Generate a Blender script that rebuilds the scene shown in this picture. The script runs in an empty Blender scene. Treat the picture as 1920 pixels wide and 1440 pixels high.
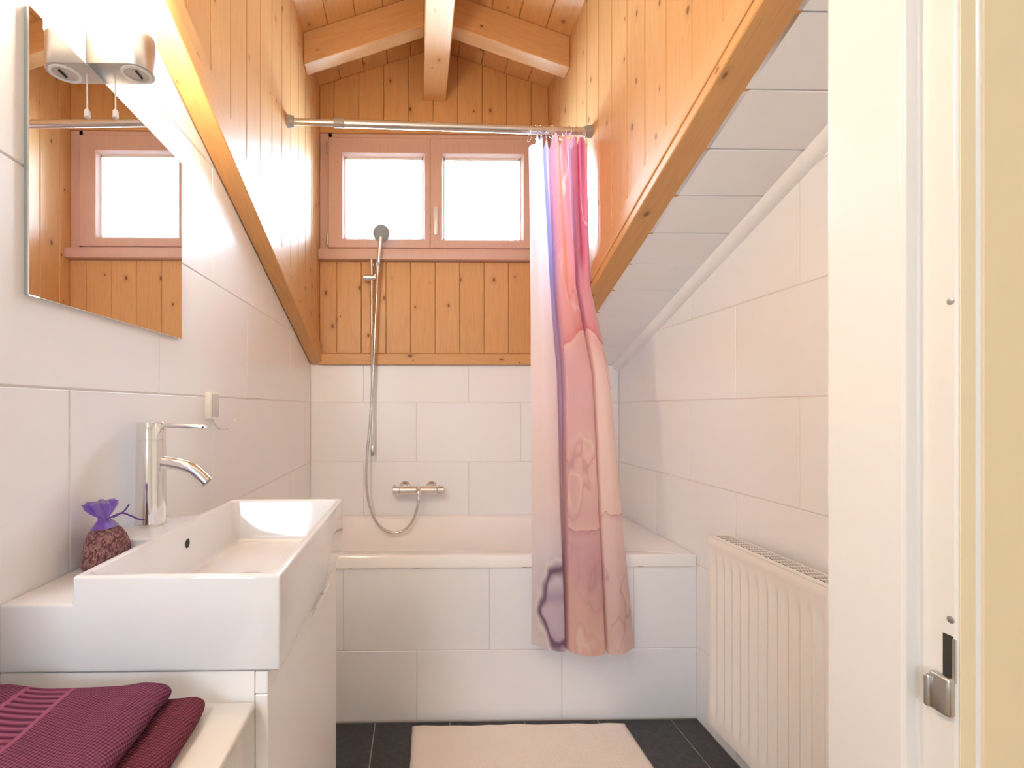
import bpy, bmesh, math, random
from mathutils import Vector, Matrix, noise

random.seed(7)
C = bpy.context.scene.collection
scene = bpy.context.scene
PI = math.pi

# ------------------------------------------------------------------ camera
# x right, y into the room, z up (metres); H = height of the lens above the floor
H = 1.246
cam_d = bpy.data.cameras.new('camera')
cam = bpy.data.objects.new('camera', cam_d); C.objects.link(cam)
cam.location = (0, 0, H); cam.rotation_euler = (PI/2, 0, -0.0196)
cam_d.sensor_width = 36; cam_d.lens = 926.1/1920*36
cam_d.shift_x = (960-800.7)/1920; cam_d.shift_y = (764.9-720)/1920
cam_d.clip_start = 0.02
scene.camera = cam

# ------------------------------------------------------------------ world, lights, exposure
w = bpy.data.worlds.new('world'); scene.world = w; w.use_nodes = True
bg = w.node_tree.nodes['Background']
bg.inputs[0].default_value = (0.62, 0.81, 1.0, 1); bg.inputs[1].default_value = 20.0
scene.view_settings.view_transform = 'Standard'; scene.view_settings.look = 'None'
scene.view_settings.exposure = 1.42; scene.view_settings.gamma = 1.0
scene.view_settings.use_curve_mapping = False
scene.cycles.max_bounces = 16; scene.cycles.diffuse_bounces = 12
scene.cycles.sample_clamp_indirect = 6.0

def area(name, loc, rot, sx, sy, power, col, portal=False):
    l = bpy.data.lights.new(name, 'AREA'); l.shape = 'RECTANGLE'; l.size = sx; l.size_y = sy
    l.energy = power; l.color = col
    o = bpy.data.objects.new(name, l); C.objects.link(o); o.location = loc; o.rotation_euler = rot
    if portal: l.cycles.is_portal = True
    return o
area('hall_ceiling_light', (-0.76, -0.46, 2.40), (0.5, 0, 0.4), 0.3, 0.3, 4.5, (1.0, 0.88, 0.74))
area('hall_window_daylight', (-0.95, -2.3, 1.55), (PI/2, 0, -0.25), 1.0, 1.2, 14, (0.58, 0.78, 1.0))
area('window_portal', (0.095, 2.83, H+1.18), (-PI/2, 0, 0), 1.2, 0.64, 1, (1, 1, 1), True)
LAMP_STRENGTH = 63.0

# ------------------------------------------------------------------ materials
def mat(name, col=(.8, .8, .8), rough=.5, metal=0., spec=.5, coat=0., trans=0.):
    m = bpy.data.materials.new(name); m.use_nodes = True
    b = m.node_tree.nodes['Principled BSDF']
    b.inputs['Base Color'].default_value = (*col, 1); b.inputs['Roughness'].default_value = rough
    b.inputs['Metallic'].default_value = metal; b.inputs['Specular IOR Level'].default_value = spec
    b.inputs['Coat Weight'].default_value = coat; b.inputs['Transmission Weight'].default_value = trans
    return m
def N(m, t, **kw):
    n = m.node_tree.nodes.new(t)
    for k, v in kw.items():
        if k in n.inputs and not hasattr(n, k): n.inputs[k].default_value = v
        else: setattr(n, k, v)
    return n
def L(m, a, b): m.node_tree.links.new(a, b)
def bsdf(m): return m.node_tree.nodes['Principled BSDF']
def ramp(m, stops):
    r = N(m, 'ShaderNodeValToRGB'); e = r.color_ramp.elements
    while len(e) < len(stops): e.new(.5)
    for i, (p, c) in enumerate(stops): e[i].position = p; e[i].color = (*c, 1)
    return r
def math_n(m, op, a, b=None):
    n = N(m, 'ShaderNodeMath', operation=op)
    for i, v in enumerate((a, b)):
        if v is None: continue
        if isinstance(v, (int, float)): n.inputs[i].default_value = v
        else: L(m, v, n.inputs[i])
    return n.outputs[0]
def vmath(m, op, a, b):
    n = N(m, 'ShaderNodeVectorMath', operation=op)
    for i, v in enumerate((a, b)):
        if isinstance(v, (tuple, Vector)): n.inputs[i].default_value = v
        else: L(m, v, n.inputs[i])
    return n
def mixrgb(m, f, a, b, mode='MIX'):
    n = N(m, 'ShaderNodeMix', data_type='RGBA', blend_type=mode)
    for sock, v in ((n.inputs[0], f), (n.inputs[6], a), (n.inputs[7], b)):
        if isinstance(v, (int, float)): sock.default_value = v
        elif isinstance(v, tuple): sock.default_value = (*v, 1)
        else: L(m, v, sock)
    return n.outputs[2]

def pine(name, along, light=(.66, .395, .178), dark=(.53, .27, .10), knots=1.0, rough=.40):
    """varnished pine with grain along the given direction, knots, each board different"""
    m = mat(name, light, rough, coat=.04, spec=.34); m.node_tree.nodes['Principled BSDF'].inputs['Coat Roughness'].default_value = .3
    a = Vector(along).normalized()
    t = Vector((0, 1, 0)) if abs(a.y) < .8 else Vector((1, 0, 0))
    b = a.cross(t).normalized(); c = a.cross(b).normalized()
    tc = N(m, 'ShaderNodeTexCoord'); oi = N(m, 'ShaderNodeObjectInfo')
    comb = N(m, 'ShaderNodeCombineXYZ')
    for i, v in enumerate((b, c, a)):
        d = vmath(m, 'DOT_PRODUCT', tc.outputs['Object'], tuple(v)); L(m, d.outputs['Value'], comb.inputs[i])
    off = N(m, 'ShaderNodeCombineXYZ')
    for i, k in enumerate((17.3, 5.1, 31.7)):
        L(m, math_n(m, 'MULTIPLY', oi.outputs['Random'], k), off.inputs[i])
    p = vmath(m, 'ADD', comb.outputs[0], off.outputs[0]).outputs[0]
    # knots
    sp_ = N(m, 'ShaderNodeSeparateXYZ'); L(m, p, sp_.inputs[0]); kc = N(m, 'ShaderNodeCombineXYZ')
    L(m, math_n(m, 'MULTIPLY', math_n(m, 'ADD', sp_.outputs[0], sp_.outputs[1]), 8.5), kc.inputs[0]); L(m, math_n(m, 'MULTIPLY', sp_.outputs[2], 5.2), kc.inputs[1])
    v = N(m, 'ShaderNodeTexVoronoi', feature='F1', voronoi_dimensions='2D', Scale=1.0); L(m, kc.outputs[0], v.inputs['Vector'])
    sep = N(m, 'ShaderNodeSeparateColor'); L(m, v.outputs['Color'], sep.inputs[0])
    on = math_n(m, 'GREATER_THAN', sep.outputs[0], .50)
    size = math_n(m, 'ADD', math_n(m, 'MULTIPLY', sep.outputs[1], .055), .022)
    kn = math_n(m, 'DIVIDE', v.outputs['Distance'], size)
    kr = N(m, 'ShaderNodeMapRange', interpolation_type='SMOOTHSTEP'); L(m, kn, kr.inputs[0])
    kr.inputs[1].default_value = .55; kr.inputs[2].default_value = 1.25; kr.inputs[3].default_value = 1; kr.inputs[4].default_value = 0
    kmask = math_n(m, 'MULTIPLY', math_n(m, 'MULTIPLY', kr.outputs[0], on), .85*knots)
    halo = N(m, 'ShaderNodeMapRange', interpolation_type='SMOOTHSTEP'); L(m, kn, halo.inputs[0])
    halo.inputs[1].default_value = .6; halo.inputs[2].default_value = 3.4; halo.inputs[3].default_value = 1; halo.inputs[4].default_value = 0
    hmask = math_n(m, 'MULTIPLY', halo.outputs[0], on)
    # grain
    n1 = N(m, 'ShaderNodeTexNoise', Scale=1.0, Detail=3.0, Roughness=.55); gp = vmath(m, 'MULTIPLY', p, (26, 26, 1.5)).outputs[0]
    bend = N(m, 'ShaderNodeCombineXYZ'); L(m, math_n(m, 'MULTIPLY', hmask, .8), bend.inputs[0])
    L(m, vmath(m, 'ADD', gp, bend.outputs[0]).outputs[0], n1.inputs['Vector'])
    rings = math_n(m, 'FRACT', math_n(m, 'MULTIPLY', n1.outputs['Fac'], 7.0))
    rr = ramp(m, [(0, (0, 0, 0)), (.55, (.35,)*3), (.9, (1, 1, 1)), (1, (0, 0, 0))]); L(m, rings, rr.inputs[0])
    n2 = N(m, 'ShaderNodeTexNoise', Scale=1.0, Detail=2.0); L(m, vmath(m, 'MULTIPLY', p, (190, 190, 5)).outputs[0], n2.inputs['Vector'])
    g = math_n(m, 'ADD', math_n(m, 'MULTIPLY', rr.outputs[0], .34), math_n(m, 'MULTIPLY', n2.outputs['Fac'], .3))
    g = math_n(m, 'ADD', g, math_n(m, 'MULTIPLY', oi.outputs['Random'], .22))
    col = mixrgb(m, g, light, dark)
    col = mixrgb(m, math_n(m, 'MULTIPLY', hmask, .3*knots), col, tuple(x*.62 for x in dark))
    col = mixrgb(m, kmask, col, (.12, .038, .014))
    L(m, col, bsdf(m).inputs['Base Color'])
    bp = N(m, 'ShaderNodeBump', Strength=.12, Distance=.002); L(m, g, bp.inputs['Height']); L(m, bp.outputs[0], bsdf(m).inputs['Normal'])
    return m
def add_noise_bump(m, scale=(20, 20, 20), strength=.1, dist=.002, detail=2.):
    tc = N(m, 'ShaderNodeTexCoord'); n = N(m, 'ShaderNodeTexNoise', Scale=1.0, Detail=detail)
    L(m, vmath(m, 'MULTIPLY', tc.outputs['Object'], scale).outputs[0], n.inputs['Vector'])
    bp = N(m, 'ShaderNodeBump', Strength=strength, Distance=dist); L(m, n.outputs['Fac'], bp.inputs['Height'])
    L(m, bp.outputs[0], bsdf(m).inputs['Normal']); return n
A, B = 1.2095, 0.3568            # slope of the roof: height above the lens = A - B*y
SL = (0, 1, -B)
M = {}
M['pine_z'] = pine('pine_upright', (0, 0, 1))
M['pine_x'] = pine('pine_level', (1, 0, 0))
M['pine_y'] = pine('pine_roof', (0, 1, 0), knots=.7)
M['pine_beam'] = pine('pine_beam', SL, light=(.70, .385, .15), dark=(.55, .28, .10), knots=.75)
M['pine_batten'] = pine('pine_batten', SL, knots=.5)
M['pine_rafter'] = pine('pine_rafter', (1, 0, .34), light=(.66, .42, .21), dark=(.54, .29, .12))
M['pine_rafter_r'] = pine('pine_rafter_right', (1, 0, -.34), light=(.66, .42, .21), dark=(.54, .29, .12))
M['pine_frame'] = pine('pine_window', (0, 0, 1), light=(.66, .47, .40), dark=(.58, .39, .33), knots=.05)
M['weathered'] = pine('weathered_wood', (0, 1, 0), light=(.16, .16, .16), dark=(.09, .09, .09), knots=.4, rough=.8)
M['tile'] = mat('white_tile', (.83, .80, .785), .24); add_noise_bump(M['tile'], (3, 3, 3), .04, .01)
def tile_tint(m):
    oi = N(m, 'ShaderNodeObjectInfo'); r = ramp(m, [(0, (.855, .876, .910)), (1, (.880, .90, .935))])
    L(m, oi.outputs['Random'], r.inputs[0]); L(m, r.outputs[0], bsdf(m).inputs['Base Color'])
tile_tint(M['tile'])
M['grout'] = mat('grout', (.74, .69, .66), .85)
M['slate'] = mat('slate_tile', (.045, .045, .05), .45)
nn = add_noise_bump(M['slate'], (60, 60, 60), .15, .002, 4.)
rs = ramp(M['slate'], [(.3, (.030, .030, .034)), (.75, (.062, .062, .070))]); L(M['slate'], nn.outputs['Fac'], rs.inputs[0]); L(M['slate'], rs.outputs[0], bsdf(M['slate']).inputs['Base Color'])
M['floor_grout'] = mat('floor_grout', (.33, .32, .31), .9)
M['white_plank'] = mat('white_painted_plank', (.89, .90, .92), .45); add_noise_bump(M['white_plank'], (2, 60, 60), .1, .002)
M['plaster'] = mat('plaster', (.80, .76, .70), .8)
M['hall_yellow'] = mat('yellow_paint', (.76, .62, .38), .55); add_noise_bump(M['hall_yellow'], (150, 150, 150), .08, .002)
M['hall_wall'] = mat('hall_wall_paint', (.86, .82, .76), .8)
M['hall_floor'] = pine('hall_floor_boards', (0, 1, 0), light=(.45, .29, .15), dark=(.33, .19, .09))
M['door_paint'] = mat('door_frame_gloss_paint', (.75, .725, .69), .22, coat=.3); add_noise_bump(M['door_paint'], (140, 140, 4), .10, .002, 3.)
M['cream_paint'] = mat('cream_door_frame_paint', (.78, .65, .42), .3); add_noise_bump(M['cream_paint'], (100, 100, 3), .08, .002, 3.)
M['ceramic'] = mat('white_ceramic', (.78, .775, .785), .07, coat=.5)
M['enamel'] = mat('white_enamel', (.89, .885, .89), .13, coat=.3)
M['chrome'] = mat('chrome', (.82, .81, .80), .09, metal=1)
M['nickel'] = mat('brushed_nickel', (.62, .58, .54), .33, metal=1)
M['steel'] = mat('satin_steel', (.55, .54, .52), .28, metal=1)
M['hose'] = mat('metal_hose', (.66, .62, .58), .25, metal=1)
M['alu'] = mat('satin_aluminium', (.80, .80, .81), .4, metal=.4)
M['grey_rubber'] = mat('grey_plastic', (.30, .28, .26), .5)
M['mirror'] = mat('mirror_glass', (.93, .94, .95), .0, metal=1)
M['mirror_edge'] = mat('mirror_edge', (.45, .52, .52), .2)
M['white_paint'] = mat('white_lacquer', (.89, .875, .865), .28)
M['shelf_paint'] = mat('cream_white_lacquer', (.78, .745, .70), .3)
M['rad_paint'] = mat('radiator_enamel', (.90, .885, .865), .25)
M['dark'] = mat('recess_shade', (.03, .028, .025), .8)  # flat dark colour that paints the shade inside holes and slots
M['white_plastic'] = mat('white_plastic', (.84, .82, .80), .35)
M['clear_plastic'] = mat('clear_plastic', (.9, .9, .9), .12, trans=.55)
M['dark_chrome'] = mat('shower_head_grey', (.30, .33, .36), .3, metal=.6)
M['black'] = mat('black_plastic', (.02, .02, .02), .4)
M['gap_brown'] = mat('brass_plug', (.32, .24, .19), .35, metal=.8)
# glass for the window
m = bpy.data.materials.new('window_glass'); m.use_nodes = True; nt = m.node_tree; nt.nodes.clear()
o_ = N(m, 'ShaderNodeOutputMaterial'); mx = N(m, 'ShaderNodeMixShader'); tr = N(m, 'ShaderNodeBsdfTransparent'); gl = N(m, 'ShaderNodeBsdfGlossy', Roughness=.0)
fr = N(m, 'ShaderNodeFresnel', IOR=1.45); tr.inputs[0].default_value = (.96, .98, .98, 1)
L(m, fr.outputs[0], mx.inputs[0]); L(m, tr.outputs[0], mx.inputs[1]); L(m, gl.outputs[0], mx.inputs[2]); L(m, mx.outputs[0], o_.inputs[0]); M['glass'] = m
# lit glass shade
m = mat('lit_opal_glass', (.9, .85, .75), .3); b = bsdf(m); b.inputs['Emission Color'].default_value = (1, .79, .55, 1); b.inputs['Emission Strength'].default_value = LAMP_STRENGTH; M['lit'] = m
# sealant with brown stains
m = mat('silicone_sealant', (.80, .75, .69), .5); tc = N(m, 'ShaderNodeTexCoord'); n = N(m, 'ShaderNodeTexNoise', Scale=9.0, Detail=5.0)
L(m, tc.outputs['Object'], n.inputs['Vector']); r = ramp(m, [(.56, (.80, .75, .69)), (.66, (.34, .2, .08))]); L(m, n.outputs['Fac'], r.inputs[0]); L(m, r.outputs[0], bsdf(m).inputs['Base Color']); M['sealant'] = m
# towel cloth: rows of little loops
def towel_mat(name, c1, c2, band=None):
    m = mat(name, c1, .95, spec=.1); b = bsdf(m); b.inputs['Sheen Weight'].default_value = .5; b.inputs['Sheen Tint'].default_value = (*c2, 1)
    uv = N(m, 'ShaderNodeUVMap'); s = N(m, 'ShaderNodeSeparateXYZ'); L(m, uv.outputs[0], s.inputs[0])
    nz = N(m, 'ShaderNodeTexNoise', Scale=90.0); L(m, uv.outputs[0], nz.inputs['Vector'])
    wob = math_n(m, 'MULTIPLY', nz.outputs['Fac'], 1.6)
    ph = 2*PI/.0062
    a = math_n(m, 'SINE', math_n(m, 'ADD', math_n(m, 'ADD', math_n(m, 'MULTIPLY', s.outputs[0], ph), math_n(m, 'MULTIPLY', s.outputs[1], ph*.55)), wob))
    c = math_n(m, 'SINE', math_n(m, 'ADD', math_n(m, 'SUBTRACT', math_n(m, 'MULTIPLY', s.outputs[1], ph*.95), math_n(m, 'MULTIPLY', s.outputs[0], ph*.35)), wob))
    hgt = math_n(m, 'ADD', math_n(m, 'MULTIPLY', math_n(m, 'MULTIPLY', a, c), .5), .5)
    if band:
        inb = math_n(m, 'MULTIPLY', math_n(m, 'GREATER_THAN', s.outputs[0], band[0]), math_n(m, 'LESS_THAN', s.outputs[0], band[1]))
        rib = math_n(m, 'ADD', math_n(m, 'MULTIPLY', math_n(m, 'SINE', math_n(m, 'MULTIPLY', s.outputs[1], 2*PI/.0105)), .5), .5)
        mid = (band[0]+band[1])/2; hw = (band[1]-band[0])/2
        edge = math_n(m, 'GREATER_THAN', math_n(m, 'ABSOLUTE', math_n(m, 'SUBTRACT', s.outputs[0], mid)), hw*.82)
        rib = math_n(m, 'MAXIMUM', rib, edge)
        mx = N(m, 'ShaderNodeMix'); L(m, inb, mx.inputs[0]); L(m, hgt, mx.inputs[2]); L(m, rib, mx.inputs[3]); hgt = mx.outputs[0]
    L(m, mixrgb(m, hgt, tuple(x*.5 for x in c1), c2), b.inputs['Base Color'])
    bp = N(m, 'ShaderNodeBump', Strength=.9, Distance=.003); L(m, hgt, bp.inputs['Height']); L(m, bp.outputs[0], b.inputs['Normal'])
    return m
M['towel_a'] = towel_mat('purple_towelling', (.14, .028, .070), (.28, .082, .155), (.075, .135))
M['towel_b'] = towel_mat('wine_towelling', (.13, .022, .045), (.24, .060, .09))
m = mat('cream_towelling', (.86, .79, .735), .95, spec=.1); tc = N(m, 'ShaderNodeTexCoord'); v = N(m, 'ShaderNodeTexVoronoi', Scale=140.0); L(m, tc.outputs['Object'], v.inputs['Vector'])
bp = N(m, 'ShaderNodeBump', Strength=.5, Distance=.003); L(m, v.outputs['Distance'], bp.inputs['Height']); L(m, bp.outputs[0], bsdf(m).inputs['Normal']); M['mat'] = m
# sachet: dried lavender seen through organza; organza neck
m = mat('dried_lavender', (.2, .09, .09), .9); tc = N(m, 'ShaderNodeTexCoord'); v = N(m, 'ShaderNodeTexVoronoi', Scale=1.0); L(m, vmath(m, 'MULTIPLY', tc.outputs['Object'], (420, 300, 240)).outputs[0], v.inputs['Vector'])
r = ramp(m, [(0, (.10, .035, .035)), (.45, (.24, .10, .10)), (.8, (.40, .22, .17)), (1, (.30, .12, .30))]); sp = N(m, 'ShaderNodeSeparateColor'); L(m, v.outputs['Color'], sp.inputs[0]); L(m, sp.outputs[0], r.inputs[0]); L(m, r.outputs[0], bsdf(m).inputs['Base Color'])
bp = N(m, 'ShaderNodeBump', Strength=.8, Distance=.004); L(m, v.outputs['Distance'], bp.inputs['Height']); L(m, bp.outputs[0], bsdf(m).inputs['Normal']); M['lavender'] = m
m = mat('purple_organza', (.17, .05, .52), .4); b = bsdf(m); b.inputs['Alpha'].default_value = .72; b.inputs['Sheen Weight'].default_value = .6; M['organza'] = m
M['ribbon'] = mat('purple_ribbon', (.10, .03, .28), .5)
# printed curtain: print colours, fold light and shade included, live in a colour attribute
m = bpy.data.materials.new('printed_curtain_cloth'); m.use_nodes = True; nt = m.node_tree; b = bsdf(m); b.inputs['Roughness'].default_value = .6; b.inputs['Specular IOR Level'].default_value = .25
at = N(m, 'ShaderNodeAttribute', attribute_name='print'); L(m, at.outputs['Color'], b.inputs['Base Color'])
tl = N(m, 'ShaderNodeBsdfTranslucent'); L(m, at.outputs['Color'], tl.inputs[0]); mx = N(m, 'ShaderNodeMixShader'); mx.inputs[0].default_value = .38
L(m, b.outputs[0], mx.inputs[1]); L(m, tl.outputs[0], mx.inputs[2]); L(m, mx.outputs[0], nt.nodes['Material Output'].inputs[0]); M['curtain'] = m

# ------------------------------------------------------------------ helpers
WORLD = {}
MESHES = {}
def put(name, verts, faces, material, parent=None, smooth=False, share=False, uv=None, mats=None, fmat=None):
    """link ONE mesh object; vertices are given in room coordinates, the origin goes to their middle"""
    lo = [min(v[i] for v in verts) for i in range(3)]; hi = [max(v[i] for v in verts) for i in range(3)]
    c = Vector([(lo[i]+hi[i])/2 for i in range(3)])
    loc = [Vector(v)-c for v in verts]
    key = (material.name, tuple(tuple(round(x, 4) for x in v) for v in loc)) if share else None
    me = MESHES.get(key) if share else None
    if me is None:
        me = bpy.data.meshes.new(name); me.from_pydata([tuple(v) for v in loc], [], faces); me.update()
        me.materials.append(material)
        if mats:
            for x in mats: me.materials.append(x)
            for i, f in enumerate(me.polygons): f.material_index = fmat[i]
        if smooth:
            me.polygons.foreach_set('use_smooth', [True]*len(me.polygons)); me.update()
        if uv:
            l = me.uv_layers.new(name='UVMap')
            for lp in me.loops: l.data[lp.index].uv = uv[lp.vertex_index]
        if share: MESHES[key] = me
    o = bpy.data.objects.new(name, me); C.objects.link(o)
    if parent is not None:
        o.parent = parent; o.location = c - WORLD[parent.name]
    else: o.location = c
    WORLD[o.name] = c
    return o
def from_bm(name, bm, material, parent=None, smooth=False, share=False):
    bm.normal_update(); bm.verts.index_update()
    vs = [v.co.copy() for v in bm.verts]; fs = [[v.index for v in f.verts] for f in bm.faces]; bm.free()
    return put(name, vs, fs, material, parent, smooth, share)
def sharp_smooth(o, deg=35):
    me = o.data; bm = bmesh.new(); bm.from_mesh(me); bm.normal_update()
    for f in bm.faces: f.smooth = True
    for e in bm.edges:
        if len(e.link_faces) == 2 and e.calc_face_angle(0) > math.radians(deg): e.smooth = False
    bm.to_mesh(me); bm.free(); return o
def empty(name, loc, label, cat, group=None):
    o = bpy.data.objects.new(name, None); C.objects.link(o); o.location = loc; WORLD[o.name] = Vector(loc)
    o.empty_display_size = .05; tag(o, label, cat, group); return o
def tag(o, label, cat, group=None):
    o['label'] = label; o['category'] = cat
    if group: o['group'] = group
    return o
def struct(o): o['kind'] = 'structure'; return o
def bm_box(bm, x0, x1, y0, y1, z0, z1, bevel=0, seg=1):
    r = bmesh.ops.create_cube(bm, size=1)
    for v in r['verts']:
        v.co = Vector((x0+(x1-x0)*(v.co.x+.5), y0+(y1-y0)*(v.co.y+.5), z0+(z1-z0)*(v.co.z+.5)))
    if bevel:
        es = list({e for v in r['verts'] for e in v.link_edges})
        bmesh.ops.bevel(bm, geom=es, offset=bevel, segments=seg, affect='EDGES', profile=.5)
def box(name, x0, x1, y0, y1, z0, z1, material, parent=None, bevel=0, seg=1, smooth=False):
    bm = bmesh.new(); bm_box(bm, x0, x1, y0, y1, z0, z1, bevel, seg)
    o = from_bm(name, bm, material, parent)
    if seg > 1 or smooth: sharp_smooth(o, 30)
    return o
def boxes(name, lst, material, parent=None, bevel=0):
    bm = bmesh.new()
    for b in lst: bm_box(bm, *b, bevel=bevel)
    return from_bm(name, bm, material, parent)
def tube_data(pts, r, seg=12, cap=True):
    pts = [Vector(p) for p in pts]; n = len(pts); rad = r if isinstance(r, (list, tuple)) else [r]*n
    t0 = (pts[1]-pts[0]).normalized(); u = t0.orthogonal().normalized(); vs = []; fs = []
    for i, p in enumerate(pts):
        t = (pts[min(i+1, n-1)]-pts[max(i-1, 0)]).normalized()
        u = (u - t*u.dot(t)).normalized(); v = t.cross(u)
        for k in range(seg):
            a = 2*PI*k/seg; vs.append(p+(u*math.cos(a)+v*math.sin(a))*rad[i])
    for i in range(n-1):
        for k in range(seg):
            k2 = (k+1) % seg; fs.append([i*seg+k, i*seg+k2, (i+1)*seg+k2, (i+1)*seg+k])
    if cap: fs.append(list(range(seg))[::-1]); fs.append([(n-1)*seg+k for k in range(seg)])
    return vs, fs
def tube(name, pts, r, material, parent=None, seg=12):
    vs, fs = tube_data(pts, r, seg); return sharp_smooth(put(name, vs, fs, material, parent), 40)
def lathe(name, origin, axis, prof, material, parent=None, seg=32):
    """prof: list of (distance along axis, radius)"""
    a = Vector(axis).normalized(); o = Vector(origin)
    pts = []; rad = []
    u = a.orthogonal().normalized(); v = a.cross(u); vs = []; fs = []
    for d, r in prof:
        for k in range(seg):
            g = 2*PI*k/seg; vs.append(o+a*d+(u*math.cos(g)+v*math.sin(g))*max(r, 1e-5))
    n = len(prof)
    for i in range(n-1):
        for k in range(seg):
            k2 = (k+1) % seg; fs.append([i*seg+k, i*seg+k2, (i+1)*seg+k2, (i+1)*seg+k])
    fs.append(list(range(seg))[::-1]); fs.append([(n-1)*seg+k for k in range(seg)])
    return sharp_smooth(put(name, vs, fs, material, parent), 35)
def spline(pts, n=8):
    P = [Vector(p) for p in pts]; out = []
    for i in range(len(P)-1):
        p0 = P[max(i-1, 0)]; p1 = P[i]; p2 = P[i+1]; p3 = P[min(i+2, len(P)-1)]
        for k in range(n):
            t = k/n
            out.append(.5*((2*p1)+(-p0+p2)*t+(2*p0-5*p1+4*p2-p3)*t*t+(-p0+3*p1-3*p2+p3)*t**3))
    out.append(P[-1]); return out
def clip(poly, a, b, c):
    """keep the part of a convex polygon where a*x+b*y <= c"""
    out = []
    for i in range(len(poly)):
        p, q = poly[i], poly[(i+1) % len(poly)]
        dp = a*p[0]+b*p[1]-c; dq = a*q[0]+b*q[1]-c
        if dp <= 1e-9: out.append(p)
        if (dp < -1e-9 and dq > 1e-9) or (dp > 1e-9 and dq < -1e-9):
            t = dp/(dp-dq); out.append((p[0]+(q[0]-p[0])*t, p[1]+(q[1]-p[1])*t))
    return out
def inset(poly, d):
    n = len(poly); out = []
    ar = sum(poly[i][0]*poly[(i+1) % n][1]-poly[(i+1) % n][0]*poly[i][1] for i in range(n)); s = 1 if ar > 0 else -1
    for i in range(n):
        p0, p1, p2 = [Vector(poly[j % n]) for j in (i-1, i, i+1)]
        e1 = (p1-p0).normalized(); e2 = (p2-p1).normalized()
        n1 = Vector((-e1.y, e1.x))*s; n2 = Vector((-e2.y, e2.x))*s
        k = 1+n1.dot(n2)
        out.append(tuple(p1+(n1+n2)*(d/max(k, .25))))
    return out
def plate(name, poly, origin, ea, eb, en, thick, material, parent, cham=.0012, gap=0., share=True):
    """a piece with its outline in the (ea, eb) plane, its face at the origin plane, thickness behind, chamfered face"""
    if len(poly) < 3: return None
    area_ = abs(sum(poly[i][0]*poly[(i+1) % len(poly)][1]-poly[(i+1) % len(poly)][0]*poly[i][1] for i in range(len(poly))))/2
    if area_ < 4e-4: return None
    if gap: poly = inset(poly, gap/2)
    O = Vector(origin); ea = Vector(ea); eb = Vector(eb); en = Vector(en); n = len(poly)
    face = inset(poly, cham)
    f3 = lambda p, d: O+ea*p[0]+eb*p[1]-en*d
    vs = [f3(p, thick) for p in poly]+[f3(p, cham) for p in poly]+[f3(p, 0) for p in face]
    fs = [list(range(2*n, 3*n)), list(range(n))[::-1]]
    for i in range(n):
        j = (i+1) % n; fs.append([i, j, n+j, n+i]); fs.append([n+i, n+j, 2*n+j, 2*n+i])
    if ea.cross(eb).dot(en) < 0: fs = [f[::-1] for f in fs]
    ar = sum(poly[i][0]*poly[(i+1) % n][1]-poly[(i+1) % n][0]*poly[i][1] for i in range(n))
    if ar < 0: fs = [f[::-1] for f in fs]
    return put(name, vs, fs, material, parent, share=share)
def rect(a0, a1, b0, b1): return [(a0, b0), (a1, b0), (a1, b1), (a0, b1)]
def prism(name, poly, origin, ea, eb, ed, material, parent=None, smooth=False):
    """extrude an outline in (ea, eb) along the vector ed"""
    O = Vector(origin); ea = Vector(ea); eb = Vector(eb); ed = Vector(ed); n = len(poly)
    vs = [O+ea*p[0]+eb*p[1] for p in poly]; vs += [v+ed for v in vs]
    fs = [list(range(n))[::-1], [n+i for i in range(n)]]+[[i, (i+1) % n, n+(i+1) % n, n+i] for i in range(n)]
    bm = bmesh.new(); bv = [bm.verts.new(v) for v in vs]
    for f in fs: bm.faces.new([bv[i] for i in f])
    bmesh.ops.recalc_face_normals(bm, faces=bm.faces)
    o = from_bm(name, bm, material, parent)
    if smooth: sharp_smooth(o, 40)
    return o
def modded(o, *mods):
    """apply modifiers (type, settings) without operators"""
    for t, kw in mods:
        md = o.modifiers.new(t, t)
        for k, v in kw.items(): setattr(md, k, v)
    dg = bpy.context.evaluated_depsgraph_get(); dg.update()
    me = bpy.data.meshes.new_from_object(o.evaluated_get(dg)); o.modifiers.clear()
    old = o.data; o.data = me; bpy.data.meshes.remove(old); return o

# ------------------------------------------------------------------ room dimensions
XL, XR, YB, YA = -.587, 1.121, 2.724, 1.960     # left wall, right wall, back wall, bath front
CL, CR = -.535, .725                            # dormer cheeks
Lt, Ht, H1 = .58, .3297, H+.0318                # tile length and height, level of one joint
YF0, YF1 = .466, .505                           # rebate of the door frame
ZR = lambda y: H+A-B*y                          # underside of the sloping roof
RX = (CL+CR)/2
ZD = lambda x: H+1.765+.34*(.63-abs(x-RX))      # underside of the dormer roof boards
nrm = math.sqrt(1+B*B)
SLv = Vector((0, 1, -B))/nrm; SNv = Vector((0, -B, -1))/nrm   # down the slope; out of the ceiling into the room

# ------------------------------------------------------------------ floor
fl = struct(box('floor', -.7, 1.3, .40, 2.9, -.1, -.002, M['floor_grout']))
for i in range(-4, 7):
    x0 = -.167+.2955*i; off = .16 if i % 2 else .46
    for j in range(-1, 5):
        y0 = off+.6*j
        p = rect(max(x0, XL), min(x0+.2955, XR), max(y0, .47), min(y0+.6, YA))
        if p[1][0]-p[0][0] > .02 and p[2][1]-p[0][1] > .02:
            plate('tile', p, (0, 0, 0), (1, 0, 0), (0, 1, 0), (0, 0, 1), .008, M['slate'], fl, .0012, .004)

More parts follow.
